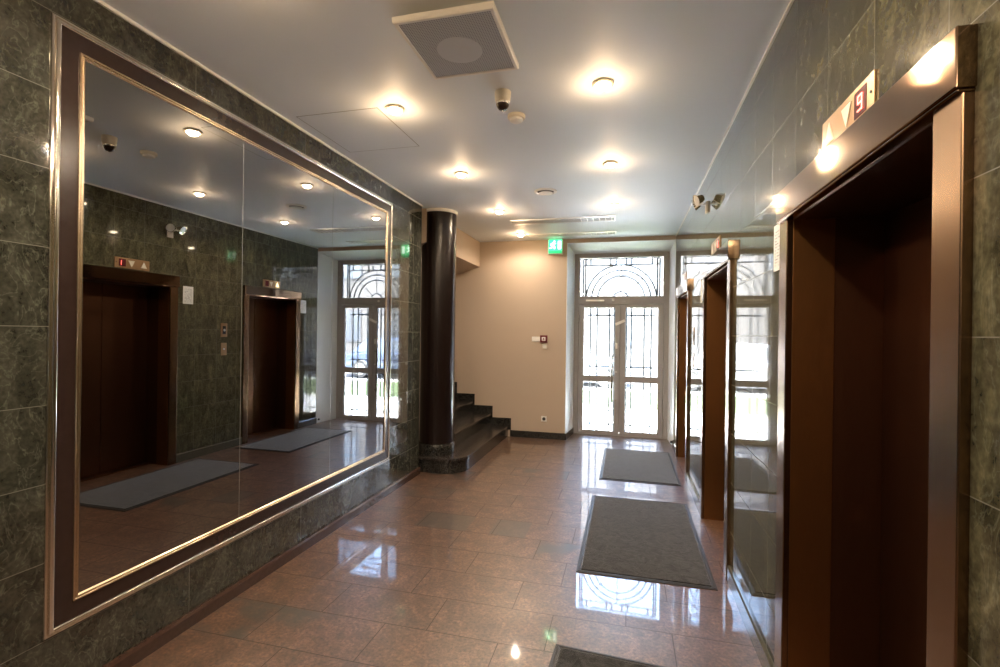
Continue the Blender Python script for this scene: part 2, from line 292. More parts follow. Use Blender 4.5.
# ------------------------------------------------------------------ mesh helpers
class MB:
    """collects shapes in world coordinates and links them as one mesh object"""
    def __init__(s): s.v = []; s.f = []; s.m = []; s.mi = 0
    def add(s, vs, fs):
        o = len(s.v); s.v += [tuple(p) for p in vs]; s.f += [tuple(o+i for i in f) for f in fs]; s.m += [s.mi]*len(fs); return s
    def box(s, x0, x1, y0, y1, z0, z1):
        return s.add([(x0,y0,z0),(x1,y0,z0),(x1,y1,z0),(x0,y1,z0),(x0,y0,z1),(x1,y0,z1),(x1,y1,z1),(x0,y1,z1)],
                     [(0,3,2,1),(4,5,6,7),(0,1,5,4),(1,2,6,5),(2,3,7,6),(3,0,4,7)])
    def prism(s, poly, axis, a, b):
        """poly of 2-D points extruded along axis from a to b"""
        def P(q, t):
            if axis == 2: return (q[0], q[1], t)
            if axis == 1: return (q[0], t, q[1])
            return (t, q[0], q[1])
        k = len(poly); vs = [P(q, a) for q in poly] + [P(q, b) for q in poly]
        return s.add(vs, [tuple(range(k-1, -1, -1)), tuple(range(k, 2*k))] + [(i, (i+1) % k, k+(i+1) % k, k+i) for i in range(k)])
    def tube(s, pts, r, n=10, closed=False):
        pts = [Vector(p) for p in pts]; k = len(pts); rings = []
        up_ = None
        for i, p in enumerate(pts):
            a = pts[i-1] if (i > 0 or closed) else p; b = pts[(i+1) % k] if (i < k-1 or closed) else p
            t = (b-a).normalized()
            if up_ is None: up_ = Vector((0, 0, 1)) if abs(t.z) < 0.9 else Vector((1, 0, 0))
            e1 = (up_ - t*up_.dot(t)).normalized(); e2 = t.cross(e1); up_ = e1
            rr = r[i] if isinstance(r, (list, tuple)) else r
            rings.append([p + e1*rr*math.cos(2*PI*j/n) + e2*rr*math.sin(2*PI*j/n) for j in range(n)])
        vs = [q for R_ in rings for q in R_]; fs = []
        for i in range(k if closed else k-1):
            A, B = i*n, ((i+1) % k)*n
            fs += [(A+j, A+(j+1) % n, B+(j+1) % n, B+j) for j in range(n)]
        if not closed: fs += [tuple(range(n-1, -1, -1)), tuple((k-1)*n+j for j in range(n))]
        return s.add(vs, fs)
    def lathe(s, prof, c, axis=(0, 0, 1), n=32):
        """profile of (radius, height) turned about axis through c"""
        ax = Vector(axis).normalized(); e1 = ax.orthogonal().normalized(); e2 = ax.cross(e1); c = Vector(c); vs = []; fs = []
        for r, h in prof: vs += [c + ax*h + (e1*math.cos(2*PI*j/n) + e2*math.sin(2*PI*j/n))*max(r, 1e-5) for j in range(n)]
        for i in range(len(prof)-1): fs += [(i*n+j, i*n+(j+1) % n, (i+1)*n+(j+1) % n, (i+1)*n+j) for j in range(n)]
        fs += [tuple(range(n-1, -1, -1)), tuple((len(prof)-1)*n+j for j in range(n))]
        return s.add(vs, fs)
    def frame(s, y0, y1, z0, z1, prof):
        """mitred frame on a wall of constant x; prof = closed list of (inset, x)"""
        k = len(prof); vs = []
        for d, x in prof:
            vs += [(x, y0+d, z0+d), (x, y1-d, z0+d), (x, y1-d, z1-d), (x, y0+d, z1-d)]
        fs = []
        for i in range(k):
            j = (i+1) % k
            fs += [(i*4+c, i*4+(c+1) % 4, j*4+(c+1) % 4, j*4+c) for c in range(4)]
        return s.add(vs, fs)
    def build(s, name, mats, parent=None, bevel=0.0, smooth=False, seg=2):
        root = parent
        while root is not None and root.parent is not None: root = root.parent
        o0 = Vector(root.location) if root is not None else Vector((0, 0, 0))
        me = bpy.data.meshes.new(name); me.from_pydata([Vector(p)-o0 for p in s.v], [], s.f)
        bm = bmesh.new(); bm.from_mesh(me); bmesh.ops.recalc_face_normals(bm, faces=bm.faces)
        bm.to_mesh(me); bm.free()
        for m in (mats if isinstance(mats, (list, tuple)) else [mats]): me.materials.append(m)
        me.polygons.foreach_set('material_index', s.m)
        if smooth:
            me.polygons.foreach_set('use_smooth', [True]*len(me.polygons)); me.set_sharp_from_angle(angle=math.radians(38))
        me.update()
        o = bpy.data.objects.new(name, me); COL.objects.link(o)
        if parent is not None: o.parent = parent
        if bevel:
            bv = o.modifiers.new('bevel', 'BEVEL'); bv.width = bevel; bv.segments = seg; bv.limit_method = 'ANGLE'; bv.angle_limit = math.radians(40)
        return o

def box(name, mat, b, parent=None, bevel=0.0): return MB().box(*b).build(name, mat, parent, bevel)

def tag(o, label, cat, group=None, kind=None):
    if label: o['label'] = label
    if cat: o['category'] = cat
    if group: o['group'] = group
    if kind: o['kind'] = kind
    return o

def thing(name, loc, label, cat, group=None):
    o = bpy.data.objects.new(name, None); o.empty_display_size = 0.1; COL.objects.link(o); o.location = loc
    return tag(o, label, cat, group)

def struct(o, label=None, cat=None):
    o['kind'] = 'structure'
    return tag(o, label, cat)

def dup(root, loc, label, rz=0.0):
    r = root.copy(); COL.objects.link(r); r.location = loc; r.rotation_euler.z = rz; r['label'] = label
    for ch in list(root.children):
        c = ch.copy(); COL.objects.link(c); c.parent = r
        for g in list(ch.children):
            d = g.copy(); COL.objects.link(d); d.parent = c
    return r

# ------------------------------------------------------------------ room shell
FT = 0.3
struct(box('floor', M['floor'], (-3.6, 1.0, YN-0.2, YD+0.14, -FT, 0.0)), 'polished red brown granite tile floor of the lobby', 'floor')
struct(box('ceiling', M['ceil'], (-3.6, 1.0, YN-0.2, YB+0.005, ZC, ZC+0.25)), 'smooth white lobby ceiling with recessed spotlights', 'ceiling')
struct(box('wall_left', M['stoneL'], (XL-0.2, XL, YN, WEND, 0.0, ZC)), 'dark green marble wall behind the large mirror', 'wall')
EY = (1.115, 3.270, 5.395); EW = 1.155      # near edges and width of the three elevator surrounds
w = MB(); ys = YN
for y in EY:
    w.box(XR, XR+0.37, ys, y+0.02, 0, ZC); w.box(XR, XR+0.37, y+0.02, y+EW-0.02, 2.03, ZC); ys = y+EW-0.02
w.box(XR, XR+0.37, ys, YD+0.14, 0, ZC)
wr = w.build('wall_right', M['stoneR_lamplit']); struct(wr, 'green marble slab wall with three elevator openings', 'wall')
# back wall: cream paint, recess for the entrance door, continues behind the stair
w = MB().box(-3.6, RX0-0.001, YB, YD+0.14, 0, ZC).box(RX0-0.001, XR, YB, YD+0.14, RZ, ZC)
struct(w.build('wall_back', M['peach']), 'cream painted end wall beside the entrance door', 'wall')
w = MB().prism([(RX0-0.002, YB+0.001), (RX0+0.004, YB+0.001), (DX0, YD), (DX0, YD+0.14), (RX0-0.002, YD+0.14)], 2, 0, RZ)
w.prism([(XR+0.002, YB+0.001), (XR-0.004, YB+0.001), (DX1, YD), (DX1, YD+0.14), (XR+0.002, YD+0.14)], 2, 0, RZ)
w.prism([(YB+0.001, RZ+0.002), (YB+0.001, RZ-0.004), (YD, DZ), (YD+0.14, DZ), (YD+0.14, RZ+0.002)], 0, RX0-0.001, XR+0.001)
struct(w.build('trim_1', M['white']), 'white painted reveal lining the entrance recess', 'trim')
struct(box('wall_rear', M['stoneL'], (-3.6, 1.0, YN-0.2, YN, 0, ZC)), 'green marble wall at the near end of the lobby', 'wall')
w = MB().box(-3.6, -2.3, WEND-0.02, 5.40, 0, ZC).box(-3.6, -3.4, 5.40, YB, 0, ZC)
struct(w.build('wall_stair', M['peach']), 'cream wall enclosing the stair behind the column', 'wall')
# beam over the stair opening with the sloped underside of the upper flight
w = MB().prism([(XL, ZC), (XL, 2.489), (-2.47, 2.39), (-3.4, 2.12), (-3.4, ZC)], 1, 4.98, YB)
struct(w.build('wall_beam', M['peach']), 'cream beam over the stair opening', 'beam')
# thin white strips where the stone meets the ceiling
struct(box('trim_2', M['trim'], (XL, XL+0.012, YN, WEND, ZC-0.014, ZC)), 'thin white strip above the mirror wall', 'trim')
struct(box('trim_3', M['trim'], (XR-0.010, XR, YN, YB, ZC-0.012, ZC)), 'thin white strip above the elevator wall', 'trim')
# skirtings
w = MB().prism([(XL, 0), (XL+0.024, 0), (XL+0.024, 0.058), (XL+0.016, 0.070), (XL, 0.070)], 1, YN, WEND)
struct(w.build('baseboard_left', M['skirtL']), 'brown stone skirting under the mirror wall', 'skirting')
w = MB(); ys = YN
for y in list(EY)+[None]:
    ye = y if y is not None else YB
    w.prism([(XR, 0), (XR-0.016, 0), (XR-0.016, 0.088), (XR-0.010, 0.098), (XR, 0.098)], 1, ys, ye)
    ys = (y or 0)+EW
struct(w.build('baseboard_right', M['skirtR']), 'grey stone skirting between the elevators', 'skirting')
w = MB().box(-1.63, RX0+0.016, YB-0.014, YB, 0, 0.094)
w.prism([(RX0, YB-0.014), (RX0+0.016, YB-0.014), (DX0+0.012, YD-0.001), (DX0-0.001, YD-0.001)], 2, 0, 0.085)
for a, b_, z0, z1 in ((-1.93, -1.62, 0.10, 0.268), (-2.21, -1.90, 0.25, 0.435), (-2.49, -2.18, 0.42, 0.60), (-2.77, -2.46, 0.58, 0.765), (-3.05, -2.74, 0.75, 0.93), (-3.4, -3.02, 0.92, 1.09)):
    w.box(a, b_, YB-0.014, YB, z0, z1)
struct(w.build('baseboard_back', M['gran']), 'dark granite skirting stepping up beside the stair', 'skirting')

# ------------------------------------------------------------------ stair and column
st = thing('staircase', (-2.4, 6.2, 0), 'dark speckled granite staircase rising left behind the round column', 'stairs')
RC = 0.26; X1, Y1 = -1.665, 4.905
def tread_poly(o):
    x1, y1 = X1+o, Y1-o
    pts = [(-2.29, 5.40), (-2.29, y1+0.03)]
    pts += [(-2.1, y1)]
    pts += [(x1-RC+RC*math.sin(t), y1+RC-RC*math.cos(t)) for t in [i*PI/2/8 for i in range(9)]]
    pts += [(x1, YB-0.001), (-2.4, YB-0.001), (-2.4, 5.41)]
    return pts
w = MB(); w.prism(tread_poly(0), 2, 0.0, 0.135); w.mi = 1; w.prism(tread_poly(0.016), 2, 0.135, 0.165)
w.build('step', [M['gran'], M['tread']], st, 0.004)
for k in range(1, 6):
    x = -1.93-0.28*(k-1); z = 0.165*(k+1); xe = max(x-0.33, -3.399) if k < 5 else -3.399
    w = MB(); w.box(xe, x, 5.402, YB-0.001, z-0.165, z-0.03); w.mi = 1; w.box(xe, x+0.016, 5.402, YB-0.001, z-0.03, z)
    w.build('step', [M['gran'], M['tread']], st, 0.004)
CX, CY = -2.055, 5.175
co = thing('round_column', (CX, CY, 0.165), 'dark brown glossy round column standing on the bottom stair step', 'column')
MB().lathe([(0.207, 0.0), (0.207, 0.112), (0.203, 0.118)], (CX, CY, 0.165), n=48).build('plinth', M['gran'], co, smooth=True)
MB().lathe([(0.192, 0.118), (0.192, 2.66)], (CX, CY, 0.165), n=64).build('shaft', M['shaft'], co, smooth=True)
MB().lathe([(0.196, 2.66), (0.204, 2.666), (0.204, ZC-0.165)], (CX, CY, 0.165), n=48).build('top_ring', M['trim'], co, smooth=True)

# ------------------------------------------------------------------ wall mirror
mi = thing('wall_mirror', (XL, (MY0+MY1)/2, MZ0), 'huge grey tinted wall mirror in a dark brown and brass frame', 'mirror')
X = XL
bead = [(0.0225-0.0095*math.cos(PI*q/10), X+0.006+0.011*math.sin(PI*q/10)) for q in range(11)]
MB().frame(MY0, MY1, MZ0, MZ1, [(0, X), (0.001, X+0.005), (0.004, X+0.009), (0.009, X+0.009), (0.012, X+0.006)]+bead+[(0.032, X)]
           ).build('outer_molding', M['chrome'], mi, smooth=True)
MB().frame(MY0+.031, MY1-.031, MZ0+.031, MZ1-.031, [(0, X), (0, X+0.006), (0.068, X+0.006), (0.068, X)]).build('dark_border', M['dark'], mi)
MB().frame(MY0+.098, MY1-.098, MZ0+.098, MZ1-.098, [(0, X), (0, X+0.009), (0.003, X+0.013), (0.008, X+0.013), (0.011, X+0.009), (0.014, X+0.012), (0.018, X+0.012), (0.0235, X+0.006), (0.0235, X)]
           ).build('inner_molding', M['brass'], mi, smooth=True)
ys = [MY0+0.1, 2.342, 3.223, MY1-0.1]
for a, b_ in zip(ys[:-1], ys[1:]):
    g = box('mirror_pane', M['mirror'], (X+0.001, X+0.005, a+0.0015, b_-0.0015, MZ0+0.1, MZ1-0.1), mi)
w = MB()
for y in ys[1:3]: w.box(X+0.001, X+0.0045, y-0.0025, y+0.0025, MZ0+0.12, MZ1-0.12)
w.build('seam_strip', M['edge'], mi)

# ------------------------------------------------------------------ elevators
def make_elevator(y0, label):
    e = thing('elevator_doorway', (XR, y0, 0), label, 'elevator', 'elevator doorways in the right wall')
    y1 = y0+EW
    w = MB().box(XR-0.034, XR+0.02, y0-0.002, y1+0.002, 1.977, 2.095).box(XR-0.03, XR+0.005, y0+0.002, y1-0.002, 1.970, 1.977)
    w.build('header', M['steel'], e, 0.003)
    for a, b_, c in ((y0+0.004, y0+0.098, y0+0.083), (y1-0.098, y1-0.004, y1-0.098)):
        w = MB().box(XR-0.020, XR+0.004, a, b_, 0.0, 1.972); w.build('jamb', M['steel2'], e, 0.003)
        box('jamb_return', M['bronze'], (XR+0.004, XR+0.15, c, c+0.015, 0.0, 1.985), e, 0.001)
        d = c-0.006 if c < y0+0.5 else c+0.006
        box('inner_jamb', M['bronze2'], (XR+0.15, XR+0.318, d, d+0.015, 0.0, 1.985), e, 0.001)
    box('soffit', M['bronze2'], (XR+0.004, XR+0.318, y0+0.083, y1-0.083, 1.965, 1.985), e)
    ym = (y0+y1)/2
    for a, b_ in ((y0+0.08, ym-0.002), (ym+0.002, y1-0.08)):
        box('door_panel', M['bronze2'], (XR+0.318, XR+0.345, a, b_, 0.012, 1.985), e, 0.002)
    box('light_seal', M['slot'], (XR+0.346, XR+0.362, y0+0.03, y1-0.03, 0.0, 2.02), e)  # unseen sheet added behind the doors to stop outside light leaking in
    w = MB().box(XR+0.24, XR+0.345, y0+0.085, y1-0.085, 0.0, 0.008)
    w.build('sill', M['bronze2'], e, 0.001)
    return e
e0 = make_elevator(EY[0], 'nearest elevator doorway, largest in view, floor display 9 above its steel header')
dup(e0, (XR, EY[1], 0), 'middle elevator doorway of the right wall, beside the large grey mat')
dup(e0, (XR, EY[2], 0), 'farthest elevator doorway of the right wall, next to the entrance door')

SEG = {'9': 'abcdfg', '1': 'bc'}
def indicator(y0, ln, digit, lit, label):
    """floor display plate above an elevator: display near the camera, two arrows beyond"""
    z0, z1 = 2.108, 2.212
    p = thing('floor_indicator', (XR, y0, z0), label, 'floor display', 'floor displays above the elevators')
    box('plate', M['plate'], (XR-0.006, XR, y0, y0+ln, z0, z1), p, 0.001)
    yc, zc = y0+0.078, (z0+z1)/2; xf = XR-0.0065
    d = box('display', M['display'], (xf-0.001, xf+0.001, yc-0.036, yc+0.036, zc-0.036, zc+0.038), p)
    if digit:
        w = MB(); h, hw, t = 0.022, 0.014, 0.004
        segs = {'a': (-hw, hw, h-t, h), 'g': (-hw, hw, -t/2, t/2), 'd': (-hw, hw, -h, -h+t), 'f': (-hw, -hw+t, 0, h), 'b': (hw-t, hw, 0, h), 'e': (-hw, -hw+t, -h, 0), 'c': (hw-t, hw, -h, 0)}
        for k in SEG[digit]:
            a, b_, c, e_ = segs[k]; w.box(xf-0.0025, xf-0.001, yc-b_, yc-a, zc+c, zc+e_)
        w.build('digit', M['digit'], d)
    ya = y0+ln*0.47
    MB().prism([(ya-0.034, zc+0.030), (ya+0.034, zc+0.030), (ya, zc-0.034)], 0, xf-0.002, xf+0.001).build('arrow', M['arrow'], p)
    ya = y0+ln*0.83
    MB().prism([(ya-0.034, zc-0.030), (ya+0.034, zc-0.030), (ya, zc+0.034)], 0, xf-0.002, xf+0.001).build('arrow', M['amber'] if lit else M['arrow'], p)
    MB().lathe([(0.004, 0), (0.004, 0.003)], (xf+0.0005, y0+0.016, zc), (-1, 0, 0), 12).build('screw', M['black'], p)
    return p
indicator(1.500, 0.355, '9', False, 'bronze floor display reading red 9 above the nearest elevator')
indicator(3.720, 0.365, '1', False, 'bronze floor display with red digit above the middle elevator, seen in the mirror')
indicator(5.755, 0.345, None, True, 'bronze floor display with lit arrow above the farthest elevator')

def notice(y, z, label):
    o = MB().box(XR-0.003, XR, -0.068, 0.068, -0.1, 0.1)
    p = MB().box(-0.003, 0, -0.067, 0.067, -0.1, 0.1).build('paper_notice', M['paper']); p.location = (XR, y, z)
    return tag(p, label, 'notice', 'paper notices beside the elevators')
notice(2.345, 1.89, 'white paper notice on stone just beyond the nearest elevator')
notice(4.565, 1.895, 'white paper notice on stone just beyond the middle elevator')
notice(6.64, 1.88, 'white paper notice on stone just beyond the farthest elevator')

cb = thing('call_button_panel', (XR, 5.09, 1.5), 'bronze call button plate between middle and farthest elevators, upper of two', 'call button', 'call plates between the elevators')
box('plate', M['plate'], (XR-0.005, XR, 5.04, 5.14, 1.415, 1.585), cb, 0.002)
MB().box(XR-0.0065, XR-0.004, 5.065, 5.115, 1.45, 1.55).build('button_recess', M['black'], cb, 0.001)
MB().lathe([(0.016, 0), (0.016, 0.004), (0.012, 0.006)], (XR-0.006, 5.09, 1.5), (-1, 0, 0), 20).build('button', M['alu'], cb, smooth=True)
cb = thing('key_switch_panel', (XR, 5.09, 1.263), 'plain bronze key switch plate below the call button plate', 'switch plate', 'call plates between the elevators')
box('plate', M['plate'], (XR-0.004, XR, 5.045, 5.135, 1.185, 1.34), cb, 0.002)
MB().lathe([(0.012, 0), (0.012, 0.006), (0.005, 0.006)], (XR-0.003, 5.09, 1.263), (-1, 0, 0), 20).build('key_switch', M['alu'], cb, smooth=True)

# twin emergency lamp high on the right wall
LY, LZ = 4.32, 2.585
el = thing('emergency_lamp', (XR, LY, LZ), 'twin headed emergency lamp high on the stone wall above the middle elevator', 'wall lamp')
w = MB().box(XR-0.016, XR, LY-0.035, LY+0.035, LZ-0.075, LZ+0.02)
w.build('wall_plate', M['plastic'], el, 0.004)
w = MB().tube([(XR-0.012, LY, LZ), (XR-0.070, LY, LZ)], 0.008).tube([(XR-0.070, LY-0.075, LZ+0.005), (XR-0.070, LY+0.075, LZ+0.005)], 0.006)
w.build('arm', M['alu'], el, smooth=True)
for s_ in (-1, 1):
    ax = Vector((-0.86, 0.25*s_, -0.38)); c = Vector((XR-0.066, LY+0.068*s_, LZ+0.028))
    h = MB().lathe([(0.010, -0.026), (0.027, -0.021), (0.037, 0.0), (0.046, 0.032), (0.049, 0.038), (0.046, 0.038), (0.042, 0.030), (0.01, 0.008)], c, ax, 28).build('lamp_head', M['chrome'], el, smooth=True)
    MB().lathe([(0.044, 0.030), (0.044, 0.034), (0.025, 0.037), (0.004, 0.038)], c, ax, 28).build('lens', M['lens'], h, smooth=True)

# ------------------------------------------------------------------ entrance door
dr = bpy.data.objects.new('door_1', None); COL.objects.link(dr); dr.location = ((DX0+DX1)/2, YD, 0); struct(dr, 'flare-lightened aluminium double entrance door with arched iron grille', 'door')
F0, F1 = YD, YD+0.07
DC = (DX0+DX1)/2
w = MB().box(DX0-0.002, DX0+0.068, F0, F1, 0, DZ+0.002).box(DX1-0.068, DX1+0.002, F0, F1, 0, DZ+0.002).box(DX0+0.068, DX1-0.068, F0, F1, DZ-0.055, DZ+0.002)
w.box(DX0+0.068, DX0+0.10, F0+0.056, F1, 0, 1.965).box(DX1-0.10, DX1-0.068, F0+0.056, F1, 0, 1.965).box(DX0+0.068, DX1-0.068, F0+0.056, F1, 1.94, 1.965).box(DX0+0.068, DX1-0.068, F0-0.01, F1, 0, 0.011).box(DX0+0.068, DX1-0.068, F0+0.056, F1, 0, 0.03)
w.box(DX0+0.068, DX1-0.068, F0, F1, 1.965, 2.068)
w.build('door_frame', M['frame'], dr, 0.004)
GY = YD+0.115                                # plane of the iron grille outside the glass
tw_ = MB().box(DX0+0.068, DX0+0.080, F0+0.01, F1-0.01, 2.068, DZ-0.055).box(DX1-0.080, DX1-0.068, F0+0.01, F1-0.01, 2.068, DZ-0.055).box(DX0+0.08, DX1-0.08, F0+0.01, F1-0.01, DZ-0.067, DZ-0.055).box(DX0+0.08, DX1-0.08, F0+0.01, F1-0.01, 2.068, 2.080)
tw_ = tw_.build('transom_window', M['frame'], dr, 0.002)
box('glass_pane', M['glass'], (DX0+0.08, DX1-0.08, F0+0.032, F0+0.038, 2.08, DZ-0.067), tw_)
w = MB(); R_ = 0.0130
def bar(x0, z0, x1, z1, r=R_): w.tube([(x0, GY, z0), (x1, GY, z1)], r, 6)
ZA = 2.045
for rad in (0.515, 0.435, 0.345):
    w.tube([(DC+rad*math.cos(t), GY, ZA+rad*math.sin(t)) for t in [PI*i/32 for i in range(33)]], R_, 6)
w.tube([(DC+0.11*math.cos(t), GY, ZA+0.11*math.sin(t)) for t in [PI*i/16 for i in range(17)]], R_, 6)
for t in (PI/4, PI/2, 3*PI/4): bar(DC+0.11*math.cos(t), ZA+0.11*math.sin(t), DC+0.515*math.cos(t), ZA+0.515*math.sin(t), 0.007)
for rad in (0.435, 0.345):
    for t in (PI/4, 3*PI/4): w.lathe([(0.0, -0.012), (0.012, 0), (0.0, 0.012)], (DC+rad*math.cos(t), GY, ZA+rad*math.sin(t)), (0, 1, 0), 8)
bar(DC-0.56, 2.562, DC+0.56, 2.562); bar(DC-0.56, 2.66, DC+0.56, 2.66); bar(DC-0.56, 2.035, DC+0.56, 2.035)
for d in (0.525, 0.45): bar(DC-d, 2.562, DC-d, 2.66); bar(DC+d, 2.562, DC+d, 2.66)
for d in (0.525, 0.56): bar(DC-d, 2.035, DC-d, 2.66); bar(DC+d, 2.035, DC+d, 2.66)
for d in (0.155, 0.075): bar(DC-d, 2.562, DC-d, 2.66); bar(DC+d, 2.562, DC+d, 2.66)
w.build('grille', M['iron'], tw_)
for s_ in (-1, 1):
    # s_=-1 left leaf (with the pull handle), +1 right leaf
    xo = DX0+0.071 if s_ < 0 else DX1-0.071; xi = DC+0.003*s_
    a, b_ = (xo, xi) if s_ < 0 else (xi, xo)
    g0, g1 = a+0.076, b_-0.076
    w = MB().box(a, g0, F0-0.004, F0+0.055, 0.012, 1.96).box(g1, b_, F0-0.004, F0+0.055, 0.012, 1.96)
    w.box(g0, g1, F0-0.004, F0+0.055, 1.908, 1.96).box(g0, g1, F0-0.004, F0+0.055, 0.80, 0.89).box(g0, g1, F0-0.004, F0+0.055, 0.012, 0.068)
    if s_ < 0: w.box(DC-0.03, DC+0.03, F0+0.0555, F0+0.066, 0.035, 1.935)
    lf = w.build('door_leaf', M['frame'], dr, 0.004)
    box('glass_pane', M['glass'], (g0, g1, F0+0.022, F0+0.028, 0.89, 1.908), lf)
    box('glass_pane', M['glass'], (g0, g1, F0+0.022, F0+0.028, 0.068, 0.80), lf)
    w = MB()
    for d in (0.16, 0.345, 0.445): bar(DC+d*s_, 0.05, DC+d*s_, 1.93)
    bar(DC+0.09*s_, 0.05, DC+0.09*s_, 1.93)
    for z in (1.80, 1.02, 0.15): bar(DC+0.09*s_, z, DC+0.50*s_, z)
    bar(DC+0.345*s_, 1.80, DC+0.16*s_, 1.80)
    w.build('grille', M['iron'], lf)
    w = MB()
    for z in (0.25, 1.0, 1.75): w.lathe([(0.011, -0.045), (0.011, 0.045)], ((xo, F0-0.010, z)), n=12)
    w.build('hinge', M['frame'], lf, smooth=True)
    if s_ < 0:
        hx = -0.205
        w = MB().tube([(hx, F0-0.065, 0.50), (hx, F0-0.065, 1.21)], 0.013, 12)
        w.tube([(hx+0.01, F0-0.065, 1.175), (hx+0.055, F0-0.02, 1.175), (hx+0.06, F0, 1.175)], 0.010, 10).tube([(hx+0.01, F0-0.065, 0.53), (hx+0.055, F0-0.02, 0.53), (hx+0.06, F0, 0.53)], 0.010, 10)
        w.build('pull_handle', M['chrome'], lf, smooth=True)
        MB().box(-0.158, -0.128, F0-0.012, F0-0.004, 1.30, 1.385).build('lock_plate', M['wplastic'], lf, 0.003)
        MB().lathe([(0.016, 0), (0.016, 0.010), (0.006, 0.012)], (-0.145, F0-0.004, 0.955), (0, -1, 0), 16).build('lock_cylinder', M['alu'], lf, smooth=True)
        w = MB(); c, s = math.cos(0.42), math.sin(0.42)
        w.prism([(-0.095+u*c-v*s, 1.69+u*s+v*c) for u, v in ((-0.075, -0.02), (0.075, -0.02), (0.075, 0.02), (-0.075, 0.02))], 1, F0-0.010, F0-0.0045)
        w.build('sticker', M['wplastic'], lf, 0.001)
w = MB().box(-0.60, -0.33, F0-0.022, F0, 2.005, 2.03); w.build('door_closer', M['alu'], dr, 0.003)
MB().lathe([(0.017, 0), (0.017, 0.022), (0.010, 0.027)], (-0.20, F0, 2.022), (0, -1, 0), 16).build('closer_knob', M['wplastic'], dr, smooth=True)
tag(MB().lathe([(0.012, 0), (0.017, 0.006), (0.017, 0.022), (0.010, 0.028)], (XR-0.012, 7.04, 0.062), (-1, 0, 0), 16).build('door_stop', M['black'], smooth=True), 'small black door stop low on the white reveal right of the entrance door', 'door stop')

# ------------------------------------------------------------------ end wall fittings
ex = thing('exit_sign', (-0.994, YB, 2.75), 'lit green exit sign box under the ceiling left of the entrance door', 'exit sign')
EX0, EX1, EZ0, EZ1 = -1.096, -0.892, 2.640, 2.850
box('housing', M['wplastic'], (EX0, EX1, YB-0.075, YB, EZ0, EZ1), ex, 0.004)
yf = YB-0.078
f = box('sign_face', M['exitg'], (EX0+0.006, EX1-0.006, yf, YB-0.074, EZ0+0.045, EZ1-0.006), ex)
box('lower_band', M['exitd'], (EX0+0.006, EX1-0.006, yf, YB-0.074, EZ0+0.006, EZ0+0.043), ex)
w = MB(); cx, cz = -1.02, 2.765; y0_, y1_ = yf-0.002, yf
w.lathe([(0.013, 0), (0.013, 0.002)], (cx+0.012, yf, cz+0.05), (0, -1, 0), 14)
def limb(p, q, t):
    d = Vector((q[0]-p[0], q[1]-p[1])); nrm = Vector((-d.y, d.x)).normalized()*t
    w.prism([(p[0]+nrm.x, p[1]+nrm.y), (q[0]+nrm.x, q[1]+nrm.y), (q[0]-nrm.x, q[1]-nrm.y), (p[0]-nrm.x, p[1]-nrm.y)], 1, y0_, y1_)
for p, q, t in (((0.004, 0.034), (-0.010, -0.012), 0.012), ((0.004, 0.030), (0.034, 0.018), 0.006), ((0.0, 0.030), (-0.034, 0.016), 0.006), ((-0.034, 0.016), (-0.040, -0.004), 0.006),
                ((-0.008, -0.012), (0.022, -0.024), 0.008), ((0.022, -0.024), (0.014, -0.056), 0.007), ((-0.012, -0.012), (-0.026, -0.040), 0.008), ((-0.026, -0.040), (-0.054, -0.044), 0.007)):
    limb((cx+p[0], cz+p[1]), (cx+q[0], cz+q[1]), t)
w.box(-0.955, -0.912, y0_, y1_, cz-0.058, cz+0.055)
w.build('pictogram', M['exitw'], f)
fa = thing('fire_alarm_call_point', (-1.149, YB, 1.432), 'red square fire alarm call point on the cream wall', 'fire alarm')
box('case', M['red'], (-1.200, -1.098, YB-0.04, YB, 1.38, 1.485), fa, 0.005)
box('press_plate', M['wplastic'], (-1.176, -1.122, YB-0.043, YB-0.039, 1.405, 1.46), fa, 0.002)
MB().lathe([(0.012, 0), (0.012, 0.003)], (-1.149, YB-0.043, 1.432), (0, -1, 0), 16).build('button', M['red'], fa)
o = MB().box(-1.325, -1.203, YB-0.012, YB, 1.395, 1.465).build('wall_plate', M['wplastic'], None, 0.003); tag(o, 'white horizontal sign plate left of the red fire alarm', 'sign plate')
sw = thing('wall_switch', (-1.135, YB, 1.325), 'small cream switch plate just below the red fire alarm', 'switch')
box('switch_plate', M['plastic'], (-1.175, -1.105, YB-0.010, YB, 1.29, 1.36), sw, 0.003); box('rocker', M['wplastic'], (-1.160, -1.120, YB-0.014, YB-0.009, 1.303, 1.347), sw, 0.002)
so_ = thing('wall_socket', (-1.134, YB, 0.285), 'white wall socket low on the cream wall', 'socket')
box('plate', M['wplastic'], (-1.174, -1.094, YB-0.012, YB, 0.245, 0.325), so_, 0.003)
MB().lathe([(0.024, 0), (0.024, 0.004), (0.020, 0.004), (0.019, 0.0005)], (-1.134, YB-0.012, 0.285), (0, -1, 0), 24).build('socket_well', M['slot'], so_, smooth=True)

